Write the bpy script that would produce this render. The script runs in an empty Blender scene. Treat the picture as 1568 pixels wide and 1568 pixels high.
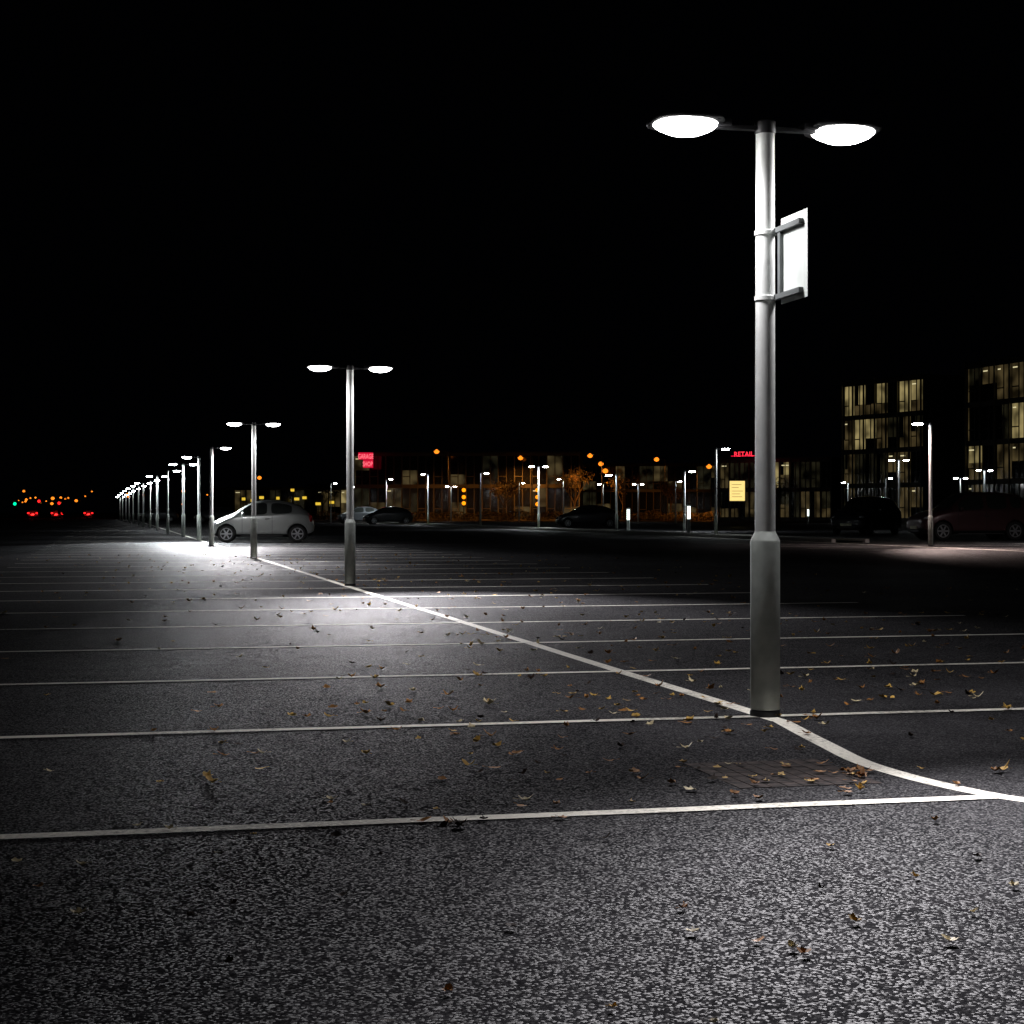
import bpy, bmesh, math, random
from mathutils import Vector, Matrix
random.seed(7)
scene=bpy.context.scene
scene.view_settings.view_transform='Standard'
try: scene.view_settings.look='None'
except Exception: pass
scene.view_settings.exposure=0
COL=scene.collection

# ---------------------------------------------------------------- materials
def new_mat(name):
    m=bpy.data.materials.new(name); m.use_nodes=True
    nt=m.node_tree; nt.nodes.clear()
    out=nt.nodes.new('ShaderNodeOutputMaterial')
    b=nt.nodes.new('ShaderNodeBsdfPrincipled')
    nt.links.new(b.outputs[0],out.inputs[0])
    return m,nt,b
def simple(name,col,rough=.5,metal=0,noise=.15,scale=8,coat=0,bump=0,spec=.5):
    m,nt,b=new_mat(name)
    tc=nt.nodes.new('ShaderNodeTexCoord'); n=nt.nodes.new('ShaderNodeTexNoise')
    n.inputs['Scale'].default_value=scale; n.inputs['Detail'].default_value=6
    nt.links.new(tc.outputs['Object'],n.inputs['Vector'])
    r=nt.nodes.new('ShaderNodeMapRange')
    r.inputs['To Min'].default_value=1-noise*2; r.inputs['To Max'].default_value=1+noise
    r.inputs['From Min'].default_value=.3; r.inputs['From Max'].default_value=.7
    nt.links.new(n.outputs[0],r.inputs[0])
    mx=nt.nodes.new('ShaderNodeMix'); mx.data_type='RGBA'; mx.blend_type='MULTIPLY'
    mx.inputs[0].default_value=1; mx.inputs[6].default_value=(*col,1)
    nt.links.new(r.outputs[0],mx.inputs[7]); nt.links.new(mx.outputs[2],b.inputs['Base Color'])
    b.inputs['Roughness'].default_value=rough; b.inputs['Metallic'].default_value=metal
    b.inputs['Coat Weight'].default_value=coat; b.inputs['Specular IOR Level'].default_value=spec
    if bump:
        bp=nt.nodes.new('ShaderNodeBump'); bp.inputs['Strength'].default_value=bump; bp.inputs['Distance'].default_value=.01
        nt.links.new(n.outputs[0],bp.inputs['Height']); nt.links.new(bp.outputs[0],b.inputs['Normal'])
    return m
def emis(name,col,s):
    m,nt,b=new_mat(name)
    b.inputs['Base Color'].default_value=(*[c*.3 for c in col],1)
    b.inputs['Emission Color'].default_value=(*col,1); b.inputs['Emission Strength'].default_value=s
    return m

def asphalt_mat():
    m,nt,b=new_mat('asphalt'); N=nt.nodes; L=nt.links
    tc=N.new('ShaderNodeTexCoord')
    def noise(s,d=4,r=.6):
        n=N.new('ShaderNodeTexNoise'); n.inputs['Scale'].default_value=s; n.inputs['Detail'].default_value=d
        n.inputs['Roughness'].default_value=r; L.new(tc.outputs['Object'],n.inputs['Vector']); return n
    big=noise(.35,5); mid=noise(4,5); fine=noise(190,2,.7); pat=noise(30,5,.8)
    v=N.new('ShaderNodeTexVoronoi'); v.inputs['Scale'].default_value=150; L.new(tc.outputs['Object'],v.inputs['Vector'])
    sep=N.new('ShaderNodeSeparateColor'); L.new(v.outputs['Color'],sep.inputs[0])
    cr=N.new('ShaderNodeValToRGB'); e=cr.color_ramp.elements
    e[0].position=0; e[0].color=(.020,.020,.022,1); e[1].position=1; e[1].color=(.14,.137,.138,1)
    x=e.new(.60); x.color=(.032,.0315,.034,1); x=e.new(.85); x.color=(.046,.045,.048,1); x=e.new(.95); x.color=(.075,.073,.075,1)
    L.new(sep.outputs[0],cr.inputs[0])
    def rng(n,lo,hi):
        r=N.new('ShaderNodeMapRange'); r.inputs['From Min'].default_value=.3; r.inputs['From Max'].default_value=.7
        r.inputs['To Min'].default_value=lo; r.inputs['To Max'].default_value=hi; L.new(n.outputs[0],r.inputs[0]); return r
    def mul(p,q):
        a=N.new('ShaderNodeMath'); a.operation='MULTIPLY'; L.new(p.outputs[0],a.inputs[0]); L.new(q.outputs[0],a.inputs[1]); return a
    a=mul(mul(rng(big,.58,1.32),rng(mid,.75,1.16)),rng(pat,.6,1.32))
    mx=N.new('ShaderNodeMix'); mx.data_type='RGBA'; mx.blend_type='MULTIPLY'; mx.inputs[0].default_value=1
    L.new(cr.outputs[0],mx.inputs[6]); L.new(a.outputs[0],mx.inputs[7]); L.new(mx.outputs[2],b.inputs['Base Color'])
    h=N.new('ShaderNodeMath'); h.operation='MULTIPLY_ADD'; h.inputs[1].default_value=.4; L.new(sep.outputs[1],h.inputs[0]); 
    h2=N.new('ShaderNodeMath'); h2.operation='SUBTRACT'; L.new(fine.outputs[0],h2.inputs[0]); L.new(v.outputs['Distance'],h2.inputs[1]); L.new(h2.outputs[0],h.inputs[2])
    bp=N.new('ShaderNodeBump'); bp.inputs['Strength'].default_value=.42; bp.inputs['Distance'].default_value=.0025
    L.new(h.outputs[0],bp.inputs['Height']); L.new(bp.outputs[0],b.inputs['Normal'])
    b.inputs['Roughness'].default_value=.6
    # only some of the stones have a polished face
    sp=N.new('ShaderNodeMapRange'); sp.inputs['From Min'].default_value=.70; sp.inputs['From Max'].default_value=1; sp.inputs['To Min'].default_value=0; sp.inputs['To Max'].default_value=.16
    L.new(sep.outputs[2],sp.inputs[0]); L.new(sp.outputs[0],b.inputs['Specular IOR Level'])
    return m
def paint_mat():
    m,nt,b=new_mat('worn_white_paint'); N=nt.nodes; L=nt.links
    tc=N.new('ShaderNodeTexCoord')
    n=N.new('ShaderNodeTexNoise'); n.inputs['Scale'].default_value=38; n.inputs['Detail'].default_value=8; n.inputs['Roughness'].default_value=.8
    n2=N.new('ShaderNodeTexNoise'); n2.inputs['Scale'].default_value=1.7; n2.inputs['Detail'].default_value=4
    for q in (n,n2): L.new(tc.outputs['Object'],q.inputs['Vector'])
    ad=N.new('ShaderNodeMath'); ad.operation='MULTIPLY_ADD'; ad.inputs[1].default_value=.5
    L.new(n2.outputs[0],ad.inputs[0]); L.new(n.outputs[0],ad.inputs[2])
    cr=N.new('ShaderNodeValToRGB'); e=cr.color_ramp.elements
    e[0].position=.56; e[0].color=(.09,.088,.08,1); e[1].position=.78; e[1].color=(.82,.79,.70,1)
    x=e.new(.66); x.color=(.52,.50,.44,1)
    L.new(ad.outputs[0],cr.inputs[0]); L.new(cr.outputs[0],b.inputs['Base Color'])
    bp=N.new('ShaderNodeBump'); bp.inputs['Strength'].default_value=.25; bp.inputs['Distance'].default_value=.002
    L.new(n.outputs[0],bp.inputs['Height']); L.new(bp.outputs[0],b.inputs['Normal'])
    b.inputs['Roughness'].default_value=.7; b.inputs['Specular IOR Level'].default_value=.03
    return m
M_ASPH=asphalt_mat(); M_PAINT=paint_mat()
M_POLE=simple('painted_grey_steel',(.68,.70,.68),.42,0,.06,14)
M_POLEB=simple('painted_grey_base',(.44,.475,.44),.55,0,.14,9)
M_DARK=simple('black_plastic',(.015,.015,.016),.5)
M_SHELL=simple('lamp_shell',(.05,.05,.055),.45)
M_SIGN=simple('sign_aluminium',(.58,.62,.59),.4,0,.08,6)
M_LED=emis('led_white',(1,.985,.97),28)
M_LEDF=emis('led_white_far',(.93,.98,1),95)
M_SOD=emis('sodium_orange',(1,.24,.015),1.7)
M_AMB=emis('amber_light',(1,.27,.005),1.9)
M_RED=emis('red_light',(1,.02,.02),1.6)
M_REDS=emis('red_sign_light',(1,.03,.06),1.8)
M_GRN=emis('green_light',(.0,1,.35),2)
M_YEL=emis('yellow_window_light',(1,.66,.06),.8)
M_BOLL=emis('bollard_glow',(.85,1,.95),3)
M_GLASS=simple('car_glass',(.03,.034,.032),.08,0,.05)
M_TYRE=simple('tyre_rubber',(.015,.015,.015),.8)
M_RIM=simple('wheel_alloy',(.45,.46,.48),.3,.6)
M_LENS=simple('headlamp_lens',(.55,.57,.6),.12,.2)
M_TAIL=simple('tail_lamp_lens',(.25,.01,.01),.2)
M_CONC=simple('kerb_concrete',(.34,.33,.31),.8,0,.2,12,0,.3)
M_PLATE=simple('number_plate',(.7,.68,.5),.5)

# ---------------------------------------------------------------- helpers
def link(o,parent=None):
    COL.objects.link(o)
    if parent: o.parent=parent
    return o
def mesh_obj(name,verts,faces,mats,parent=None,smooth=False,idx=None):
    me=bpy.data.meshes.new(name); me.from_pydata(verts,[],faces)
    for m in (mats if isinstance(mats,(list,tuple)) else [mats]): me.materials.append(m)
    if idx: 
        for p,i in zip(me.polygons,idx): p.material_index=i
    if smooth:
        for p in me.polygons: p.use_smooth=True
    me.update()
    return link(bpy.data.objects.new(name,me),parent)
def empty(name,loc=(0,0,0),rz=0,parent=None):
    o=bpy.data.objects.new(name,None); o.location=loc; o.rotation_euler=(0,0,rz); o.empty_display_size=.2
    return link(o,parent)
class MB:
    """mesh accumulator"""
    def __init__(s): s.v=[];s.f=[];s.i=[]
    def add(s,v,f,mi=0):
        o=len(s.v); s.v+= [tuple(p) for p in v]; s.f+=[tuple(o+k for k in q) for q in f]; s.i+=[mi]*len(f)
    def box(s,x0,x1,y0,y1,z0,z1,mi=0,M=None):
        v=[(x,y,z) for z in (z0,z1) for y in (y0,y1) for x in (x0,x1)]
        if M: v=[M@Vector(p) for p in v]
        s.add(v,[(0,2,3,1),(4,5,7,6),(0,1,5,4),(2,6,7,3),(0,4,6,2),(1,3,7,5)],mi)
    def lathe(s,prof,n=24,mi=0,M=None,cap=True):
        v=[];f=[]
        for r,z in prof:
            for k in range(n):
                a=2*math.pi*k/n; v.append(Vector((r*math.cos(a),r*math.sin(a),z)))
        if M: v=[M@p for p in v]
        for j in range(len(prof)-1):
            for k in range(n):
                f.append((j*n+k,j*n+(k+1)%n,(j+1)*n+(k+1)%n,(j+1)*n+k))
        if cap:
            f.append(tuple(range(n))[::-1]); f.append(tuple((len(prof)-1)*n+k for k in range(n)))
        s.add(v,f,mi)
    def ball(s,c,r,n=5,k=8,mi=0,rot=0):
        pr=[(max(.001,math.sin(math.pi*i/n)),-math.cos(math.pi*i/n)) for i in range(n+1)]
        s.lathe(pr,k,mi,Matrix.Translation(c)@Matrix.Rotation(rot,4,'Z')@Matrix.Diagonal((*r,1)),False)
    def obj(s,name,mats,parent=None,smooth=False,bevel=0,autos=False):
        o=mesh_obj(name,s.v,s.f,mats,parent,smooth,s.i)
        if autos:
            bm=bmesh.new(); bm.from_mesh(o.data)
            for e in bm.edges:
                if len(e.link_faces)==2 and e.calc_face_angle(0)>math.radians(38): e.smooth=False
            for fc in bm.faces: fc.smooth=True
            bm.to_mesh(o.data); bm.free()
        if bevel:
            b=o.modifiers.new('bev','BEVEL'); b.width=bevel; b.segments=2; b.limit_method='ANGLE'
        return o
def inst(o_src_mesh,name,parent,loc=(0,0,0),rot=(0,0,0)):
    o=bpy.data.objects.new(name,o_src_mesh); o.location=loc; o.rotation_euler=rot
    return link(o,parent)

ROWANG=math.atan(.231)   # the bays run across at this angle
def row_x(y): return 3.21-.235*y     # centre line of the lamp row

# ---------------------------------------------------------------- ground
mesh_obj('ground',[(-1500,-300,0),(1500,-300,0),(1500,2500,0),(-1500,2500,0)],[(0,1,2,3)],M_ASPH)

# ---------------------------------------------------------------- markings
mk=MB()
def strip(pts,w,z=.002):
    P=[Vector((p[0],p[1])) for p in pts]; n=len(P); Lf=[];Rt=[]
    for i in range(n):
        d=(P[min(i+1,n-1)]-P[max(i-1,0)]).normalized(); nn=Vector((-d.y,d.x))*w/2
        Lf.append(P[i]+nn); Rt.append(P[i]-nn)
    v=[(p.x,p.y,z) for p in Lf]+[(p.x,p.y,z) for p in Rt]
    mk.add(v,[(n+i,n+i+1,i+1,i) for i in range(n-1)])
def smooth_poly(pts,k=6):
    out=[]
    for i in range(len(pts)-1):
        p0=Vector(pts[max(i-1,0)]);p1=Vector(pts[i]);p2=Vector(pts[i+1]);p3=Vector(pts[min(i+2,len(pts)-1)])
        for j in range(k):
            t=j/k; out.append(.5*((2*p1)+(p2-p0)*t+(2*p0-5*p1+4*p2-p3)*t*t+(3*p1-p0-3*p2+p3)*t**3))
    out.append(Vector(pts[-1])); return out
def wob(pts,a=.008):
    return [(p[0]+random.uniform(-a,a),p[1]+random.uniform(-a,a)) for p in pts]
strip(wob([(row_x(y),y) for y in [8.2+.8*i for i in range(60)]],.006),.09)
strip([(row_x(y),y) for y in (55.4,100,160,230)],.09)
strip(smooth_poly([(1.285,8.2),(1.345,7.4),(1.43,6.7),(1.71,6.03),(2.2,5.55),(2.9,4.2),(4.4,-2.0),(4.9,-6.8)]),.085)
sl=.2285
def bays(cx,lo,hi,y_from,y_to,w=.08,z=.004,step=2.48,y0=5.62):
    k=math.floor((y_from-y0)/step)
    while True:
        b=y0+k*step
        if b>y_to: break
        x=(cx(0)-.235*b)/(1+.235*sl)
        if b>y_from:
            seg=[x+lo*.975,x+hi*.975]
            xs=[seg[0]+(seg[1]-seg[0])*t/14 for t in range(15)]
            strip(wob([(q,b+sl*q) for q in xs],.004),w,z)
        k+=1
bays(row_x,-4.9,.0,8,140)
bays(row_x,.0,4.9,8,140)
strip(wob([(x*.3,5.62+sl*x*.3) for x in range(-15,6)]+[(1.68,6.004)],.004),.08,.004)
strip([(x,3.14+sl*x-2.48*.6) for x in (2.9,5,7.5)],.085,.004)
row2=lambda y: row_x(y)+21
bays(row2,-4.9,4.9,42,190)
strip([(row2(y)-.9,y) for y in (40,60,100,160,230)],.12)
mk.obj('bay_markings',M_PAINT)
kb=MB()
def kerb(cxf,y0,y1,hw,h=.12):
    ys=[y0+(y1-y0)*i/8 for i in range(9)]
    for i in range(8):
        a,b=ys[i],ys[i+1]
        for sx in (-1,1):
            xa=cxf(a)+sx*hw; xb=cxf(b)+sx*hw
            v=[(xa-.07,a,0),(xa+.07,a,0),(xb+.07,b,0),(xb-.07,b,0),(xa-.06,a,h),(xa+.06,a,h),(xb+.06,b,h),(xb-.06,b,h)]
            kb.add(v,[(4,5,6,7),(0,4,7,3),(1,2,6,5),(0,1,5,4),(3,7,6,2)])
kerb(row2,56,230,.55)
kb.obj('kerb',M_CONC)
v=[];ys=[56.1,100,160,229]
for y in ys: v+=[(row2(y)-.47,y,.09),(row2(y)+.47,y,.09)]
M_GRASS=simple('rough_grass',(.05,.06,.03),.9,0,.4,9,0,.6,.1)
mesh_obj('planting_strip',v,[(2*i,2*i+1,2*i+3,2*i+2) for i in range(3)],M_GRASS)

# ---------------------------------------------------------------- drain cover by the near lamp
dc=MB(); Md=Matrix.Translation((1.02,6.55,0))@Matrix.Rotation(ROWANG,4,'Z')
for i in range(9):
    for j in range(7):
        x=-.27+i*.062;y=-.3+j*.09
        o=random.uniform(-.0006,.0006)
        dc.box(x,x+.0580,y,y+.086,0.0002,.0024+o,0,Md)
dc.obj('drain_cover',[simple('block_paving',(.042,.030,.027),.8,0,.5,20,0,.3,.1)])

# ---------------------------------------------------------------- leaves
def leaves():
    mb=MB()
    def leaf(x,y,s,mi,curl):
        n=15; a0=random.uniform(0,6.28); tilt=random.uniform(-.4,.4); el=random.uniform(.5,.95)
        prof=[]; kk=random.uniform(.2,1.6)
        for k in range(n):
            a=2*math.pi*k/n
            r=s*(.62+.38*abs(math.cos(2.5*a)))*random.uniform(.75,1.12)
            px=r*math.cos(a); py=r*math.sin(a)*el
            z=.004+curl*.7*s*((px/s)**2)+curl*.6*s*(py/s)**2*kk+max(0,tilt*px+.3*s*abs(tilt))
            c,sn=math.cos(a0),math.sin(a0)
            prof.append((x+px*c-py*sn,y+px*sn+py*c,z+.004))
        mb.add([(x,y,.008)]+prof,[(0,1+k,1+(k+1)%n) for k in range(n)],mi)
        c,sn=math.cos(a0),math.sin(a0); q=s*1.5
        mb.add([(x+s*.5*c,y+s*.5*sn,.012),(x+q*c-.0012*sn,y+q*sn+.0012*c,.014),(x+q*c+.0012*sn,y+q*sn-.0012*c,.016)],[(0,1,2)],mi)
    def pick(): return random.choices([0,1,2,3],[.38,.38,.12,.12])[0]
    def size(): return random.uniform(.018,.036)
    for _ in range(40):
        y=random.uniform(3.3,5.6); x=random.uniform(-.32,.34)*y
        leaf(x,y,size()*.68,random.choice([0,1,2,2,3]),random.uniform(.3,1.2))
    for _ in range(125):
        y=random.uniform(5.5,9); x=random.triangular(-.31,.32,.06)*y
        leaf(x,y,size()*.88,pick(),random.uniform(.2,1.2))
    for _ in range(700):
        y=9+31*random.random()**1.3; l=random.gauss(1.0,3.3)
        leaf(row_x(y)+l,y,size()*1.05,pick(),random.uniform(.2,1.4))
    for _ in range(210):
        y=random.uniform(7.5,17); x=random.uniform(-.04,.36)*y
        leaf(x,y,size(),pick(),random.uniform(.2,1.4))
    for _ in range(20):
        leaf(1.24+random.gauss(0,.07),6.42+random.gauss(0,.13),size()*.85,random.choice([0,1,1,1]),random.uniform(.1,.9))
    for _ in range(11):
        leaf(.98+random.gauss(0,.13),6.6+random.gauss(0,.2),size()*.8,pick(),random.uniform(.1,.7))
    for _ in range(6):
        leaf(-.17+random.gauss(0,.03),5.4+random.gauss(0,.04),.028,random.choice([1,2]),.9)
    mb.obj('fallen_leaves',[simple('leaf_yellow',(.58,.36,.08),.6,0,.25,40,0,0,.2),simple('leaf_brown',(.34,.15,.035),.6,0,.3,40,0,0,.2),
        simple('leaf_dark',(.03,.018,.012),.7,0,.3,40,0,0,.1),simple('leaf_pale',(.66,.56,.34),.6,0,.2,40,0,0,.2)])
leaves()

# ---------------------------------------------------------------- car-park lamps
CACHE={}
def pole_mesh(H):
    k=('pole',round(H,2))
    if k not in CACHE:
        mb=MB()
        mb.lathe([(.07,.035),(.0725,.04),(.0722,.855),(.070,.865),(.053,.898),(.051,.905)],40,1)
        mb.lathe([(.075,0),(.075,.022),(.0725,.03)],32,2)
        mb.lathe([(.050,.90),(.046,H-.16),(.046,H-.02),(.040,H)],40,0)
        for (x0,x1,z0,z1) in ((-.028,.028,.30,.302),(-.028,.028,.62,.622),(-.0295,-.028,.30,.622),(.028,.0295,.30,.622)):
            mb.box(x0,x1,.066,.0735,z0,z1,2)
        o=mb.obj('tmp',[M_POLE,M_POLEB,M_DARK],autos=True); me=o.data; bpy.data.objects.remove(o); CACHE[k]=me
    return CACHE[k]
def head_mesh():
    if 'head' not in CACHE:
        def ring(sx,sy,z,p=3.2,n=28):
            r=[]
            for k in range(n):
                a=2*math.pi*(k+.5)/n; c,s=math.cos(a),math.sin(a)
                r.append((sx*math.copysign(abs(c)**(2/p),c),sy*math.copysign(abs(s)**(2/p),s),z))
            return r
        n=28; v=[];f=[]
        rings=[ring(sx,sy,z) for sx,sy,z in ((.176,.126,-.002),(.184,.134,.004),(.184,.134,.012),(.165,.115,.026),(.09,.06,.034))]
        for r in rings: v+=r
        for j in range(len(rings)-1):
            for k in range(n): f.append((j*n+k,j*n+(k+1)%n,(j+1)*n+(k+1)%n,(j+1)*n+k))
        f.append(tuple((len(rings)-1)*n+k for k in range(n)))
        f.append(tuple(range(n))[::-1])
        o=mesh_obj('tmp',v,f,M_SHELL,None,True); CACHE['head']=o.data; bpy.data.objects.remove(o)
        for key,mat,n in (('led',M_LED,24),('ledf',M_LEDF,8)):
            if key=='led': rings=[ring(.160,.120,-.004,2.2,n),ring(.140,.104,-.022,2.1,n),ring(.095,.075,-.042,2.0,n),ring(.045,.04,-.050,2.0,n)]
            else: rings=[ring(.165,.115,-.004,2.8,n),ring(.13,.09,-.036,2.4,n)]
            v=[];f=[];R=len(rings)
            for r in rings: v+=r
            for j in range(R-1):
                for k in range(n): f.append((j*n+k,(j+1)*n+k,(j+1)*n+(k+1)%n,j*n+(k+1)%n))
            f.append(tuple((R-1)*n+k for k in range(n))[::-1])
            o=mesh_obj('tmp',v,f,mat,None,True); CACHE[key]=o.data; bpy.data.objects.remove(o)
    return CACHE['head']
def arm_mesh():
    if 'arm' not in CACHE:
        mb=MB(); mb.box(.03,.26,-.02,.02,-.010,.010,0); mb.box(.19,.28,-.05,.05,.0,.03,0)
        o=mb.obj('tmp',M_SHELL); CACHE['arm']=o.data; bpy.data.objects.remove(o)
    return CACHE['arm']
def spot(name,parent,loc,rx,size,power,col,rad=.1,az=0):
    l=bpy.data.lights.new(name,'SPOT'); l.energy=power; l.color=col; l.spot_size=math.radians(size); l.spot_blend=1; l.shadow_soft_size=rad
    o=bpy.data.objects.new(name,l); o.location=loc; o.rotation_euler=(rx,0,az); link(o,parent)
def street_lamp(x,y,H=2.9,heads=(-1,1),power=900,wide=160,far=False,tilt=-54,rz=ROWANG,cone=84,col=None,az=0,lw=1):
    e=empty('street_lamp',(x,y,0),rz)
    inst(pole_mesh(H),'pole',e)
    head_mesh()
    for s in heads:
        inst(arm_mesh(),'arm',e,(0,0,H-.035),(0,0,0 if s>0 else math.pi))
        inst(CACHE['head'],'lamp_housing',e,(s*.41,0,H-.03),(math.radians(-6),0,0))
        inst(CACHE['ledf' if far else 'led'],'diffuser',e,(s*.41,0,H-.03),(math.radians(-6),0,0))
        c=col or ((1,.965,1) if not far else (.9,.97,1))
        if power: spot('lamp_beam',e,(s*.41,-.02,H-.15),math.radians(tilt),cone,power*(lw if s<0 else 1),c,.08,math.radians(az))
        if wide: spot('lamp_spill',e,(s*.41,0,H-.15),0,168,wide,c,.10)
    cap=MB(); cap.lathe([(.05,H-.06),(.052,H-.055),(.052,H+.0),(.03,H+.012)],12,0); cap.obj('pole_cap',M_SHELL,e,autos=True)
    return e
near=street_lamp(1.24,8.4,2.91,power=2300,wide=105,tilt=-61,cone=64,az=-2,lw=.45)
street_lamp(4.85,-6.8,2.95,power=0,wide=1600)
street_lamp(-2.19,23.2,2.98,power=4200,wide=140,tilt=-58,cone=57,az=4,lw=.6)
street_lamp(-5.54,36.8,2.92,power=1500,wide=170,cone=62)
street_lamp(-8.76,50,2.9,(1,),power=11000,wide=1300,cone=82)
street_lamp(-10.69,58.6,2.9,(-1,),power=13000,wide=700,far=True,cone=82)
for x,y in ((-13.22,69),(-16.06,80),(-19.03,92),(-21.95,104)):
    street_lamp(x,y,2.95,(1,) if y in (80,104) else (-1,1),power=0,wide=380,far=True)
for x,y in ((-25.14,117),(-28.3,130),(-31.8,144),(-35.7,160),(-40.5,180),(-45.4,200),(-51.4,225)):
    street_lamp(x,y,3.0,power=0,wide=0,far=True)
street_lamp(12.2,50,3.6,(-1,),power=6500,wide=600,far=True,cone=66,tilt=-56,col=(1,.76,.70))
street_lamp(18.8,52,3.6,(-1,),power=0,wide=900,far=True,col=(1,.9,.88))  # added lamp, unseen to the right, to brighten the maroon car
street_lamp(7.96,67,3.5,(1,),power=0,wide=200,far=True)
street_lamp(1.51,97,3.6,(-1,1),power=0,wide=700,far=True)
for x,y,H,h in ((-6.4,131,3.9,(-1,)),(-11,150,3.9,(1,)),(5.3,87,2.9,(-1,)),(8.8,87.5,3.1,(1,)),(20.3,90,3.75,(-1,1)),
    (30.3,110,3.7,(-1,1)),(-2.1,114,3.6,(1,)),(.7,170,3.9,(1,)),(4.5,150,3.9,(-1,)),(12.5,170,3.8,(-1,1)),(-16.9,160,3.7,(1,)),
    (-6.4,180,3.7,(-1,1)),(29.4,150,3.6,(-1,)),(28.3,130,3.6,(1,)),(34,130,3.6,(-1,1)),(14.3,150,3.7,(1,)),(8.8,165,3.7,(-1,)),(-18,190,3.8,(1,))):
    street_lamp(x,y,H,h,power=0,wide=(900 if (x,y) in ((-6.4,131),(8.8,87.5),(-11,150)) else 0),far=True)

# information plate strapped to the near lamp
sg=empty('parking_sign',(1.24,8.4,0),0)
pl=MB()
A=Vector((1.305-1.24,8.36-8.4,0)); B=Vector((1.385-1.24,8.03-8.4,0)); d=(B-A).normalized(); n=Vector((-d.y,d.x,0))
MS=Matrix.Translation(A)@Matrix(((d.x,n.x,0,0),(d.y,n.y,0,0),(0,0,1,0),(0,0,0,1)))
Lp=(B-A).length
pl.box(0.02,Lp,-.0015,.0015,2.01,2.425,0,MS)
pl.box(-.03,Lp-.05,-.024,-.0016,2.035,2.06,1,MS); pl.box(-.03,Lp-.05,-.024,-.0016,2.36,2.385,1,MS)
pl.box(.02,.05,-.02,-.0016,2.062,2.358,1,MS)  # dark upright: the channel's shadow, put in as dark colour
for z in (2.045,2.365): pl.lathe([(.0495,z-.012),(.053,z-.010),(.053,z+.010),(.0495,z+.012)],28,2)
pl.obj('sign_plate',[M_SIGN,simple('bracket_grey_and_shade',(.10,.11,.11),.5),M_POLE],sg)

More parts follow.
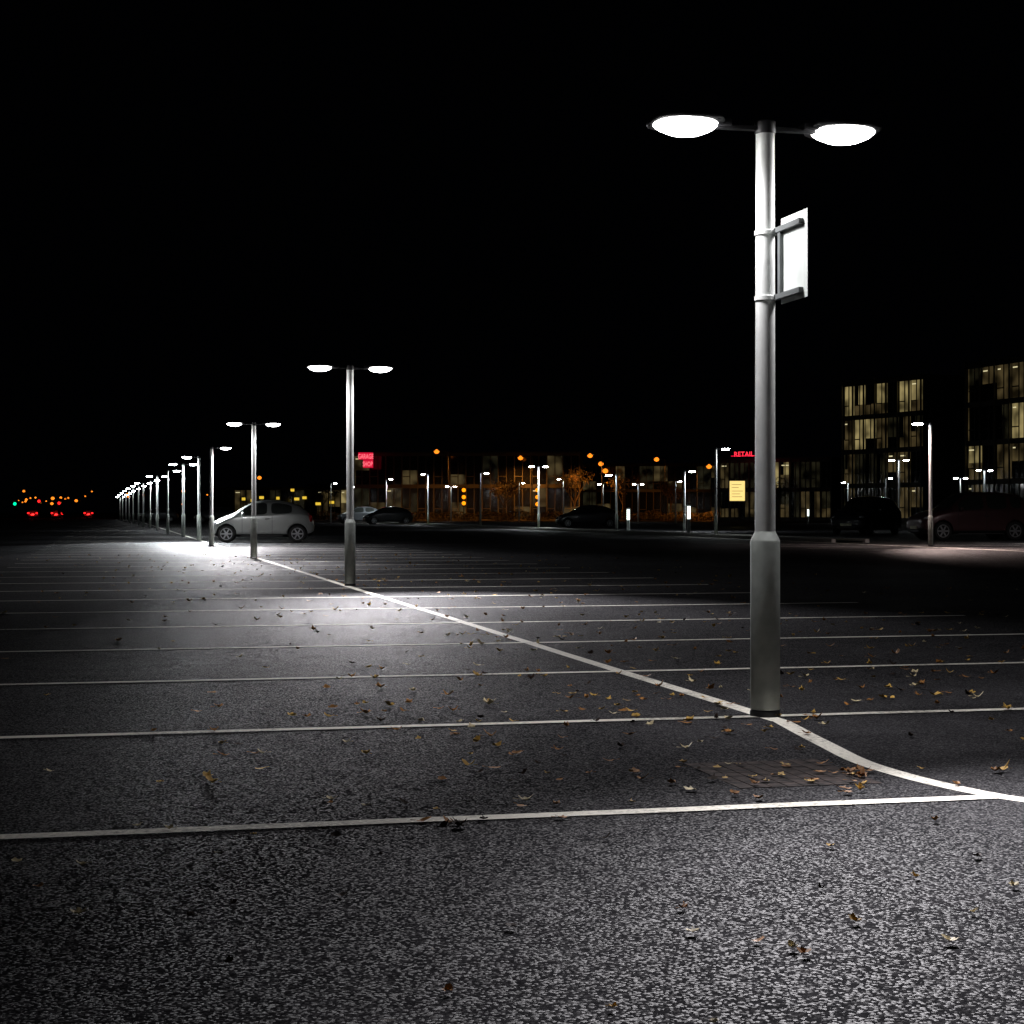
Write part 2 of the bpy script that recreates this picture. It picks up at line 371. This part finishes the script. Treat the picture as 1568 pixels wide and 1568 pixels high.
# ---------------------------------------------------------------- cars
def loftcar(name,loc,rz,L,W,H,paint,kind='hatch',wr=.285):
    e=empty(name,loc,rz); hw=W/2
    if kind=='hatch':
        S=[(0,.33,.46,.50,.60,.42),(.012,.24,.50,.58,.78,.6),(.04,.2,.56,.68,.90,.7),(.10,.18,.65,.79,.96,.76),(.17,.17,.76,.88,.985,.80),(.225,.17,.83,.95,1,.80),
           (.25,.17,.85,1.0,1,.79),(.31,.17,.87,1.15,1,.74),(.37,.17,.88,1.27,1,.70),(.43,.17,.89,1.345,1,.67),(.50,.17,.90,1.385,1,.66),(.555,.17,.91,1.396,1,.655),(.585,.17,.91,1.396,1,.655),
           (.66,.17,.92,1.38,1,.65),(.73,.17,.935,1.345,1,.64),(.79,.17,.95,1.295,.995,.63),(.86,.17,.955,1.20,.98,.61),(.92,.18,.91,1.06,.95,.62),(.96,.2,.84,.93,.89,.64),(.988,.24,.70,.78,.80,.6),(1,.33,.54,.60,.68,.5)]
        Hn=1.397; side=(.31,.79); post=[(.555,.585)]; ws=(.25,.43); rw=(.86,.93); ax=(.165,.84)
    else:
        S=[(0,.35,.55,.60,.62,.45),(.012,.26,.60,.70,.80,.62),(.04,.22,.68,.80,.92,.74),(.10,.2,.78,.90,.97,.8),(.17,.2,.86,.97,.99,.82),(.23,.2,.9,1.0,1,.82),
           (.255,.2,.92,1.05,1,.80),(.31,.2,.94,1.24,1,.76),(.36,.2,.95,1.4,1,.72),(.41,.2,.96,1.5,1,.70),(.47,.2,.965,1.545,1,.69),(.54,.2,.97,1.56,1,.69),(.56,.2,.97,1.56,1,.69),
           (.66,.2,.98,1.555,1,.69),(.75,.2,.985,1.54,1,.69),(.77,.2,.99,1.535,1,.69),(.88,.2,1.0,1.48,.99,.68),(.94,.2,.99,1.3,.97,.69),(.975,.22,.92,1.08,.93,.70),(.992,.26,.75,.85,.86,.65),(1,.36,.6,.65,.74,.55)]
        Hn=1.56; side=(.31,.90); post=[(.54,.56),(.75,.77)]; ws=(.255,.41); rw=(.89,.96); ax=(.17,.81)
    kz=H/Hn
    v=[];f=[];mi=[]
    for (u,zl,zb,zt,wb,wt) in S:
        x=L/2-u*L; wB=wb*hw; wT=wt*hw; edge=min(.075,(zt-zb)*.35)
        half=[(0,zl),(wB*.86,zl),(wB*.985,zl+.10),(wB,(zl+zb)*.5+.02),(wB*.985,zb-.03),(wB*.955,zb+.0),(wT+(wB*.955-wT)*.08,zt-edge),(wT*.86,zt-edge*.25),(wT*.45,zt),(0,zt+.004)]
        ring=half+[(-a,b) for a,b in half[-2:0:-1]]
        rl=len(ring)
        v+=[(x,a,b*kz) for a,b in ring]
    for j in range(len(S)-1):
        u0,u1=S[j][0],S[j+1][0]; um=(u0+u1)/2
        for k in range(rl):
            kk=k if k<9 else rl-1-k
            g=0
            if kk==5 and side[0]<=um<=side[1] and not any(a<=um<=b for a,b in post): g=1
            if kk in (7,8) and (ws[0]<um<ws[1] or rw[0]-.06<um<rw[1]-.01): g=1
            if kk in (0,1): g=2
            f.append((j*rl+k,j*rl+(k+1)%rl,(j+1)*rl+(k+1)%rl,(j+1)*rl+k)); mi.append(g)
    f.append(tuple(range(rl))[::-1]); mi.append(0); f.append(tuple((len(S)-1)*rl+k for k in range(rl))); mi.append(0)
    body=mesh_obj('body',v,f,[paint,M_GLASS,M_DARK],e,True,mi)
    bm=bmesh.new(); bm.from_mesh(body.data); bmesh.ops.recalc_face_normals(bm,faces=bm.faces)
    cl=bm.edges.layers.float.get('crease_edge') or bm.edges.layers.float.new('crease_edge')
    for ed in bm.edges:
        if len(ed.link_faces)==2 and ed.link_faces[0].material_index!=ed.link_faces[1].material_index: ed[cl]=.45
    bm.to_mesh(body.data); bm.free()
    ss=body.modifiers.new('ss','SUBSURF'); ss.levels=2; ss.render_levels=2
    cuts=[]
    for a in ax:
        cx=L/2-a*L
        cm=MB(); cm.lathe([(wr+.05,-hw-.2),(wr+.05,hw+.2)],36,0,Matrix.Translation((cx,0,wr))@Matrix.Rotation(math.pi/2,4,'X'))
        c=cm.obj('cut',M_DARK,e); cuts.append(c)
        b=body.modifiers.new('b','BOOLEAN'); b.operation='DIFFERENCE'; b.solver='EXACT'; b.object=c
    bpy.context.view_layer.update()
    dg=bpy.context.evaluated_depsgraph_get()
    me=bpy.data.meshes.new_from_object(body.evaluated_get(dg)); body.modifiers.clear(); body.data=me
    for c in cuts: bpy.data.objects.remove(c)
    for p in me.polygons:
        for a in ax:
            cx=L/2-a*L; r=math.hypot(p.center.x-cx,p.center.z-wr)
            if abs(r-(wr+.05))<.012 and abs(p.normal.y)<.3: p.material_index=2; p.use_smooth=False
    for a in ax:
        for s in (-1,1):
            cx=L/2-a*L; w=MB()
            M=Matrix.Translation((cx,s*(hw-.115),wr))@Matrix.Rotation(-s*math.pi/2,4,'X')
            w.lathe([(wr*.6,-.09),(wr*.9,-.09),(wr,-.06),(wr,.06),(wr*.92,.09),(wr*.68,.092),(wr*.64,.08)],32,0,M)
            w.lathe([(wr*.66,.07),(wr*.69,.094),(wr*.62,.094),(wr*.60,.06)],32,1,M,False)
            w.lathe([(wr*.62,.055),(wr*.61,.058)],28,2,M)
            w.lathe([(wr*.2,.058),(wr*.17,.09),(wr*.05,.093)],16,1,M)
            for k in range(6):
                Mk=M@Matrix.Rotation(k*math.pi/3,4,'Z'); w.box(wr*.12,wr*.63,-wr*.085,wr*.085,.06,.084,1,Mk)
            w.obj('wheel',[M_TYRE,M_RIM,M_DARK],e,autos=True)
    t=MB(); X=lambda u:L/2-u*L
    for s in (-1,1):
        for u,z0,z1 in ((.315,.32,.84),(.60,.28,.88)) if kind=='hatch' else ((.30,.32,.9),(.55,.28,.94),(.74,.45,.94)):
            y=s*(hw*.985); t.box(X(u)-.005,X(u)+.005,min(y,y+s*.012),max(y,y+s*.012),z0*kz,z1*kz,0)
        y=s*hw*.975; t.box(X(.70),X(.30),min(y,y+s*.02),max(y,y+s*.02),.20*kz,.235*kz,0)
        y=s*hw*.99; t.box(X(.575),X(.53),min(y,y+s*.03),max(y,y+s*.03),.76*kz,.785*kz,0)
    t.obj('door_seams',M_DARK,e)
    for s in (-1,1):
        def ell(nm,c,r,mat,rot=0):
            q=MB(); q.ball(c,r,10,18,0,rot); q.obj(nm,mat,e,True)
        ell('headlight',(X(.055),s*hw*.70,(.60 if kind=='hatch' else .70)*kz),(.13,.14,.075),M_LENS,-s*.5)
        ell('tail_light',(X(.965),s*hw*.80,(.78 if kind=='hatch' else .85)*kz),(.07,.09,.13),M_TAIL)
        ell('wing_mirror',(X(.325),s*(hw+.07),(.93 if kind=='hatch' else 1.0)*kz),(.05,.09,.065),paint)
    q=MB(); q.box(X(0)-.01,X(0)+.012,-.26,.26,.36*kz,.46*kz,0); q.box(X(1)-.012,X(1)+.01,-.26,.26,.46*kz,.57*kz,0); q.obj('number_plate',M_PLATE,e)
    q=MB(); q.box(X(.03),X(0)+.006,-.42,.42,.27*kz,.33*kz,0); q.obj('grille',M_DARK,e)
    return e
P_SIL=simple('silver_paint',(.38,.40,.385),.32,.35,.03,3,.4)
P_MAR=simple('maroon_paint',(.085,.035,.038),.3,.2,.03,3,.6)
P_BLK=simple('black_paint',(.03,.032,.036),.25,.1,.03,3,.6)
P_GRY=simple('grey_paint',(.12,.13,.14),.3,.3,.03,3,.6)
loftcar('parked_car',(-8.3,57.0,0),math.pi+.12,3.42,1.62,1.40,P_SIL)
loftcar('parked_car',(16.4,61.5,0),math.pi+.20,4.3,1.78,1.72,P_MAR,'mpv',.33)
loftcar('parked_car',(15.7,76,0),math.pi+.95,4.3,1.75,1.7,P_BLK,'mpv',.33)
loftcar('parked_car',(4.9,112,0),math.pi+.1,4.1,1.7,1.46,P_BLK)
loftcar('parked_car',(-35.5,172,0),math.pi+.1,4.0,1.7,1.45,P_GRY)
loftcar('parked_car',(-10.2,141,0),math.pi+.3,4.0,1.7,1.45,P_BLK)
loftcar('parked_car',(-13.5,152,0),math.pi+.3,4.0,1.7,1.5,P_GRY)
loftcar('parked_car',(-28.5,165,0),math.pi+.3,4.1,1.7,1.5,P_GRY)

# ---------------------------------------------------------------- bollard lights
for x,y,h in ((5.9,87,1.2),(8.3,80.5,1.35),(25.9,150,1.3),(44,150,1.2)):
    e=empty('bollard_light',(x,y,0))
    b=MB(); b.lathe([(.09,0),(.09,.12),(.08,.14),(.08,h*.5)],20,0); b.lathe([(.075,h*.5),(.075,h-.08)],8,1,None,False)
    for k in range(5): z=h*.52+k*h*.08; b.lathe([(.076,z),(.088,z+.008),(.076,z+.016)],20,0,None,False)
    b.lathe([(.085,h-.08),(.105,h-.06),(.105,h-.02),(.06,h)],20,0)
    b.obj('bollard_body',[M_SIGN,M_BOLL],e,autos=True)

e=empty('illuminated_sign',(15.75,120,0))
b=MB(); b.box(-.6,.6,-.08,.08,1.7,3.25,0); b.box(-.53,.53,-.085,-.081,1.78,3.17,1); b.box(-.5,-.42,-.05,.05,0,1.7,0); b.box(.42,.5,-.05,.05,0,1.7,0)
for k,(w,z) in enumerate(((.7,2.9),(.5,2.7),(.8,2.45),(.6,2.25),(.75,2.05))): b.box(-.4,-.4+w,-.09,-.086,z,z+.03,2)
b.obj('panel',[M_DARK,emis('panel_glow',(1,.75,.25),1.1),simple('panel_text',(.3,.2,.1),.6)],e)

# ---------------------------------------------------------------- buildings
def win_mat(name,col,lo,hi,seedv=0):
    m,nt,b=new_mat(name); N=nt.nodes;L=nt.links
    tc=N.new('ShaderNodeTexCoord'); mp=N.new('ShaderNodeMapping'); mp.inputs['Location'].default_value=(seedv,seedv,0); mp.inputs['Scale'].default_value=(.7,.7,.7)
    L.new(tc.outputs['Object'],mp.inputs[0])
    n=N.new('ShaderNodeTexNoise'); n.inputs['Scale'].default_value=1.0; n.inputs['Detail'].default_value=1; n.inputs['Roughness'].default_value=.5
    L.new(mp.outputs[0],n.inputs['Vector'])
    r=N.new('ShaderNodeMapRange'); r.inputs['From Min'].default_value=.35; r.inputs['From Max'].default_value=.66; r.inputs['To Min'].default_value=lo; r.inputs['To Max'].default_value=hi
    L.new(n.outputs[0],r.inputs[0]); L.new(r.outputs[0],b.inputs['Emission Strength'])
    b.inputs['Emission Color'].default_value=(*col,1); b.inputs['Base Color'].default_value=(.02,.02,.02,1); b.inputs['Roughness'].default_value=.15
    return m
W_OFF=simple('dark_window_glass',(.012,.013,.014),.1)
W_A=win_mat('window_lit',(1,.79,.33),.05,.30); W_B=win_mat('window_dim',(1,.72,.30),.006,.06,5); W_C=win_mat('window_low',(.9,.8,.4),.0,.014,9)
W_HOT=emis('window_ceiling_lights',(1,.88,.5),.7)
M_FRAME=simple('facade_frame',(.10,.095,.08),.6); M_WALL=simple('cladding',(.06,.06,.055),.7)
def building(name,p0,p1,depth,H,floors,bays_,probs,parapet=.5,seed=1,wall=M_WALL,fin=.12):
    rnd=random.Random(seed); p0=Vector(p0);p1=Vector(p1); d=(p1-p0); L=d.length; ang=math.atan2(d.y,d.x)
    e=empty(name,(p0.x,p0.y,0),ang)
    b=MB(); b.box(0,L,.25,depth,0,H,0); 
    b.box(-.15,L+.15,-.1,depth+.1,H,H+.18,0)
    fh=(H-.3)/floors; bw=L/bays_
    def facade(M,L,n):
        bw=L/n
        for i in range(floors+1):
            z=i*fh; b.box(0,L,0,.24,max(0,z),z+.45 if i<floors else H,1,M)
        for j in range(n+1): b.box(j*bw-fin/2,j*bw+fin/2,-.14,-.003,0,H+parapet,1,M)
        for i in range(floors):
            z0=i*fh+.45;z1=(i+1)*fh; j=0
            while j<n:
                run=rnd.choice((1,1,1,2,3)); m=rnd.choices((2,3,4,5),probs[min(i,len(probs)-1)])[0]
                for q in range(run):
                    if j>=n: break
                    x0=j*bw+fin/2+.02;x1=(j+1)*bw-fin/2-.02; xm=(x0+x1)/2
                    mm=m if rnd.random()<.75 else rnd.choice((2,4,5))
                    zz=z0+(z1-z0)*rnd.choice((0,0,.35,.5)); xs=x0+(x1-x0)*rnd.choice((0,0,.35))
                    if zz>z0: b.box(x0,x1,.16,.2,z0,zz,rnd.choice((2,4)),M)
                    if xs>x0: b.box(x0,xs,.16,.2,zz,z1,2,M)
                    b.box(xs,x1,.16,.2,zz,z1,mm,M)
                    b.box(xm-.05,xm+.05,.10,.155,z0,z1,1,M); b.box(x0,xm-.052,.10,.155,z0+.9,z0+1.0,1,M)
                    if mm in(3,4) and rnd.random()<.5:
                        b.box(x0+.1,x0+.1+rnd.uniform(.3,.8),.15,.158,z1-.38,z1-.28,6,M)
                    j+=1
    facade(Matrix.Identity(4),L,bays_)
    Ml=Matrix.Translation((0,depth,0))@Matrix.Rotation(-math.pi/2,4,'Z')
    facade(Ml,depth,max(2,int(depth/bw)))
    b.obj('structure',[wall,M_FRAME,W_OFF,W_A,W_B,W_C,W_HOT],e)
    return e
building('office_building',(31.8,165),(37.0,155),14,13.3,4,7,[(3,1,4,3),(3,1,5,3),(3,1,4,4),(1,5,3,1)],.3,3)
building('office_building',(39.2,148),(48.0,122),16,13.6,4,13,[(3,1,4,3),(3,1,5,3),(3,1,4,3),(1,3,4,2)],.4,8)
building('office_building',(36.0,176),(48.0,165),10,12.0,4,8,[(4,0,2,4),(5,0,2,4),(5,0,1,4)],.2,5)
building('retail_building',(22.5,186),(33.5,180),12,6.6,2,11,[(3,2,4,2),(2,2,4,2)],.0,12)
building('warehouse_building',(-19,206),(8,204),14,8.0,2,14,[(9,0,1,3),(9,0,0,3)],.1,14)
building('warehouse_building',(-46,262),(-24,258),12,4.6,1,12,[(3,1,4,2)],.0,15)
building('warehouse_building',(9.5,290),(38,286),12,9,2,12,[(6,0,2,2),(6,0,1,2)],.0,17)

def red_sign(loc,lines,size,rz,name='illuminated_sign',back=True):
    e=empty(name,loc,rz)
    ys=1.75 if back else 1
    for i,t in enumerate(lines):
        c=bpy.data.curves.new('lettering','FONT'); c.body=t; c.size=size; c.extrude=.0; c.resolution_u=2; c.align_x='CENTER'; c.offset=.005*size
        c.materials.append(M_REDS if not back else emis('sign_lettering',(1,.2,.25),1.3))
        o=bpy.data.objects.new('lettering',c); o.location=(size*.5*i if back else 0,-.15,-i*size*1.1*ys); o.scale=(1,ys,1); o.rotation_euler=(math.pi/2,0,0); link(o,e)
    w=max(len(t) for t in lines)*size*.31
    b=MB()
    if back:
        b.box(-w,w,-.08,.02,-.2*size,size*.9*ys,0); b.box(-w*.35,w,-.08,.02,-size*1.3*ys,-.22*size,0)
        b.box(-.05,.05,.03,2.9,.2*size,.4*size,1); b.box(.3,.4,.03,2.9,.2*size,.4*size,1)
    else: b.box(-w,w,-.04,.0,.0,size*.15,0)
    b.obj('sign_board',[emis('sign_red_face',(1,.01,.06),.6),M_DARK],e)
red_sign((-17.3,202.9,7.3),['GARAGE','SHOP'],.47,0)
red_sign((25.5,181.5,6.9),['RETAIL PARK'],.72,-.5,back=False)

# ---------------------------------------------------------------- sodium road lamps
def sodium(x,y,H=8.2,power=700,arm=1,rad=.22):
    e=empty('road_lamp',(x,y,0)); b=MB()
    b.lathe([(.11,0),(.10,1.2),(.07,1.3),(.05,H)],10,0)
    for k in range(5):
        a0=k/5;a1=(k+1)/5
        b.box(arm*a0*1.2 if arm>0 else arm*a1*1.2,arm*a1*1.2 if arm>0 else arm*a0*1.2,-.03,.03,H-.03+.1*a0,H+.03+.1*a1,0)
    xx=arm*1.4; b.box(xx-.3,xx+.3,-.13,.13,H+.06,H+.2,0)
    b.obj('column',[M_SHELL],e)
    g=MB(); g.ball((xx,0,H-.02),(rad*1.2,rad,rad),4,6)
    g.obj('lamp_bowl',M_SOD,e,True)
    if power:
        spot('lamp_beam',e,(xx,0,H-.45),0,165,power,(1,.34,.05),.2)
for x,y,H,p in ((-7.3,198,8.0,2200),(-6.5,262,8.6,0),(10.5,200,7.6,3500),(8.8,262,8.6,0),(12.6,270,8.6,0),(2.4,202,7.4,2000),(25,280,9.6,1500),(23.5,330,8.6,0),
                (-22,300,8,0),(-50,330,7.6,0),(-1.5,300,9.6,0),(21,195,6.2,1800),(4,330,9.4,0),(-16,250,8.6,0),(15,250,7,0),(31,230,7,1500)):
    sodium(x,y,H,p,random.choice((-1,1)),.27 if y<240 else .36)
for k in range(44):
    y=random.uniform(380,760); t=random.uniform(-.305,-.215) if k<22 else random.uniform(-.2,.13)
    sodium(t*y,y,random.uniform(3.5,7),0,random.choice((-1,1)),random.uniform(.22,.45))

def signal(x,y,heads,H=3.9):
    e=empty('traffic_light',(x,y,0)); b=MB(); b.lathe([(.06,0),(.055,H)],12,0); b.box(-.2,.2,-.12,.12,H-2.3,H,0)
    b.obj('post',M_DARK,e)
    for z,m in heads:
        g=MB(); g.ball((0,-.16,z),(.24,.12,.24),4,8); g.obj('lens',m,e,True)
signal(-5.5,196,((3.5,M_AMB),(2.7,M_AMB),(2.0,M_AMB)))
signal(2.9,196,((3.5,M_AMB),(2.7,M_AMB),(1.9,M_AMB)))
signal(-73,252,((2.2,M_GRN),),3.0)
signal(-70,254,((2.6,M_RED),),3.0)
signal(-56,370,((6.2,M_GRN),),6.6)
signal(-66.5,252,((2.3,M_RED),),3.0)
for k,(x,y) in enumerate(((-77,276),(-73.5,277),(-74,300))):
    e=loftcar('queueing_car',(x,y,0),math.pi/2+.2,4.1,1.75,1.5,P_BLK)
    for s in (-1,1):
        g=MB(); g.ball((-2.05,s*.66,.82),(.08,.22,.15),4,6); g.obj('brake_light',M_RED,e,True)
    l=bpy.data.lights.new('brake_glow','POINT'); l.energy=160; l.color=(1,.02,.02); l.shadow_soft_size=.2
    o=bpy.data.objects.new('brake_glow',l); o.location=(-2.6,0,.8); link(o,e)

yl=MB()  # glowing boxes on posts stand in for a low building's lit windows
for t,y,z in ((-.1565,250,2.9),(-.151,252,2.7),(-.146,250,3.1),(-.1365,248,3.0),(-.128,251,4.2),(-.1255,250,2.9),(-.121,253,3.1),(-.113,250,2.2),(-.105,249,2.4)):
    w=random.uniform(.2,.4)
    yl.box(t*y-w,t*y+w,y-.1,y+.1,z-.2,z+.2,0); yl.box(t*y-.06,t*y+.06,y+.12,y+.25,0,z+.3,1)
yl.obj('yellow_window_boxes',[M_YEL,M_DARK])

# ---------------------------------------------------------------- trees
M_BARK=simple('bark',(.07,.05,.035),.9,0,.3,10); M_LEAFA=simple('foliage',(.07,.06,.02),.8,0,.5,3); M_LEAFB=simple('foliage_autumn',(.12,.07,.02),.8,0,.5,3)
def tree(x,y,H,seed,dens=900):
    r=random.Random(seed); e=empty('tree',(x,y,0)); b=MB(); tips=[]
    def limb(p,dv,l,rad,lev):
        q=p+dv*l; z=dv.normalized(); a=z.orthogonal().normalized(); c=z.cross(a); v=[]
        for pp,rr in ((p,rad),(q,rad*.62)):
            for k in range(6):
                an=k*math.pi/3; v.append(pp+(a*math.cos(an)+c*math.sin(an))*rr)
        b.add(v,[(k,(k+1)%6,6+(k+1)%6,6+k) for k in range(6)])
        if lev>=2: tips.append(q); tips.append((p+q)/2)
        if lev<4:
            for _ in range(3 if lev<3 else 2):
                nd=(z+Vector((r.uniform(-.8,.8),r.uniform(-.8,.8),r.uniform(-.15,.6)))).normalized()
                limb(q,nd,l*r.uniform(.6,.82),rad*.6,lev+1)
    limb(Vector((0,0,0)),Vector((0,0,1)),H*.30,H*.022,0)
    b.obj('trunk_and_limbs',M_BARK,e)
    f=MB()
    for _ in range(dens):
        p=r.choice(tips)+Vector((r.gauss(0,.3),r.gauss(0,.3),r.gauss(0,.25))); s=r.uniform(.06,.15)
        a=Vector((r.uniform(-1,1),r.uniform(-1,1),r.uniform(-1,1))).normalized(); c=a.orthogonal().normalized()
        f.add([p-a*s,p+c*s*.6,p+a*s,p-c*s*.6],[(0,1,2,3)],r.choice((0,1)))
    f.obj('crown',[M_LEAFA,M_LEAFB],e)
for i,(x,y,H) in enumerate(((7.4,203,6.5),(13,201,6),(-1,201,5.5),(18.5,200,5.5),(26,172,5),(-26,235,6))): tree(x,y,H,20+i)
hd=MB(); r=random.Random(4)
for _ in range(9000):
    x=r.uniform(-22,30); y=194+r.gauss(0,.5); z=r.uniform(.05,1.0)+.15*math.sin(x*1.7)
    a=Vector((r.uniform(-1,1),r.uniform(-1,1),r.uniform(-1,1))).normalized(); c=a.orthogonal().normalized(); s=r.uniform(.07,.16); p=Vector((x,y,z))
    hd.add([p-a*s,p+c*s*.6,p+a*s,p-c*s*.6],[(0,1,2,3)],r.choice((0,1)))
hd.obj('hedge',[M_LEAFA,M_LEAFB])

# ---------------------------------------------------------------- night sky
w=bpy.data.worlds.new('World'); scene.world=w; w.use_nodes=True
bg=w.node_tree.nodes['Background']; bg.inputs[0].default_value=(.5,.6,1,1); bg.inputs[1].default_value=.0004

# ---------------------------------------------------------------- camera
cam=bpy.data.cameras.new('camera'); cam.sensor_width=36; cam.lens=60.3; cam.clip_end=4000; cam.clip_start=.05
co=bpy.data.objects.new('camera',cam); co.location=(0,0,1.0); co.rotation_euler=(math.pi/2,0,0); COL.objects.link(co); scene.camera=co
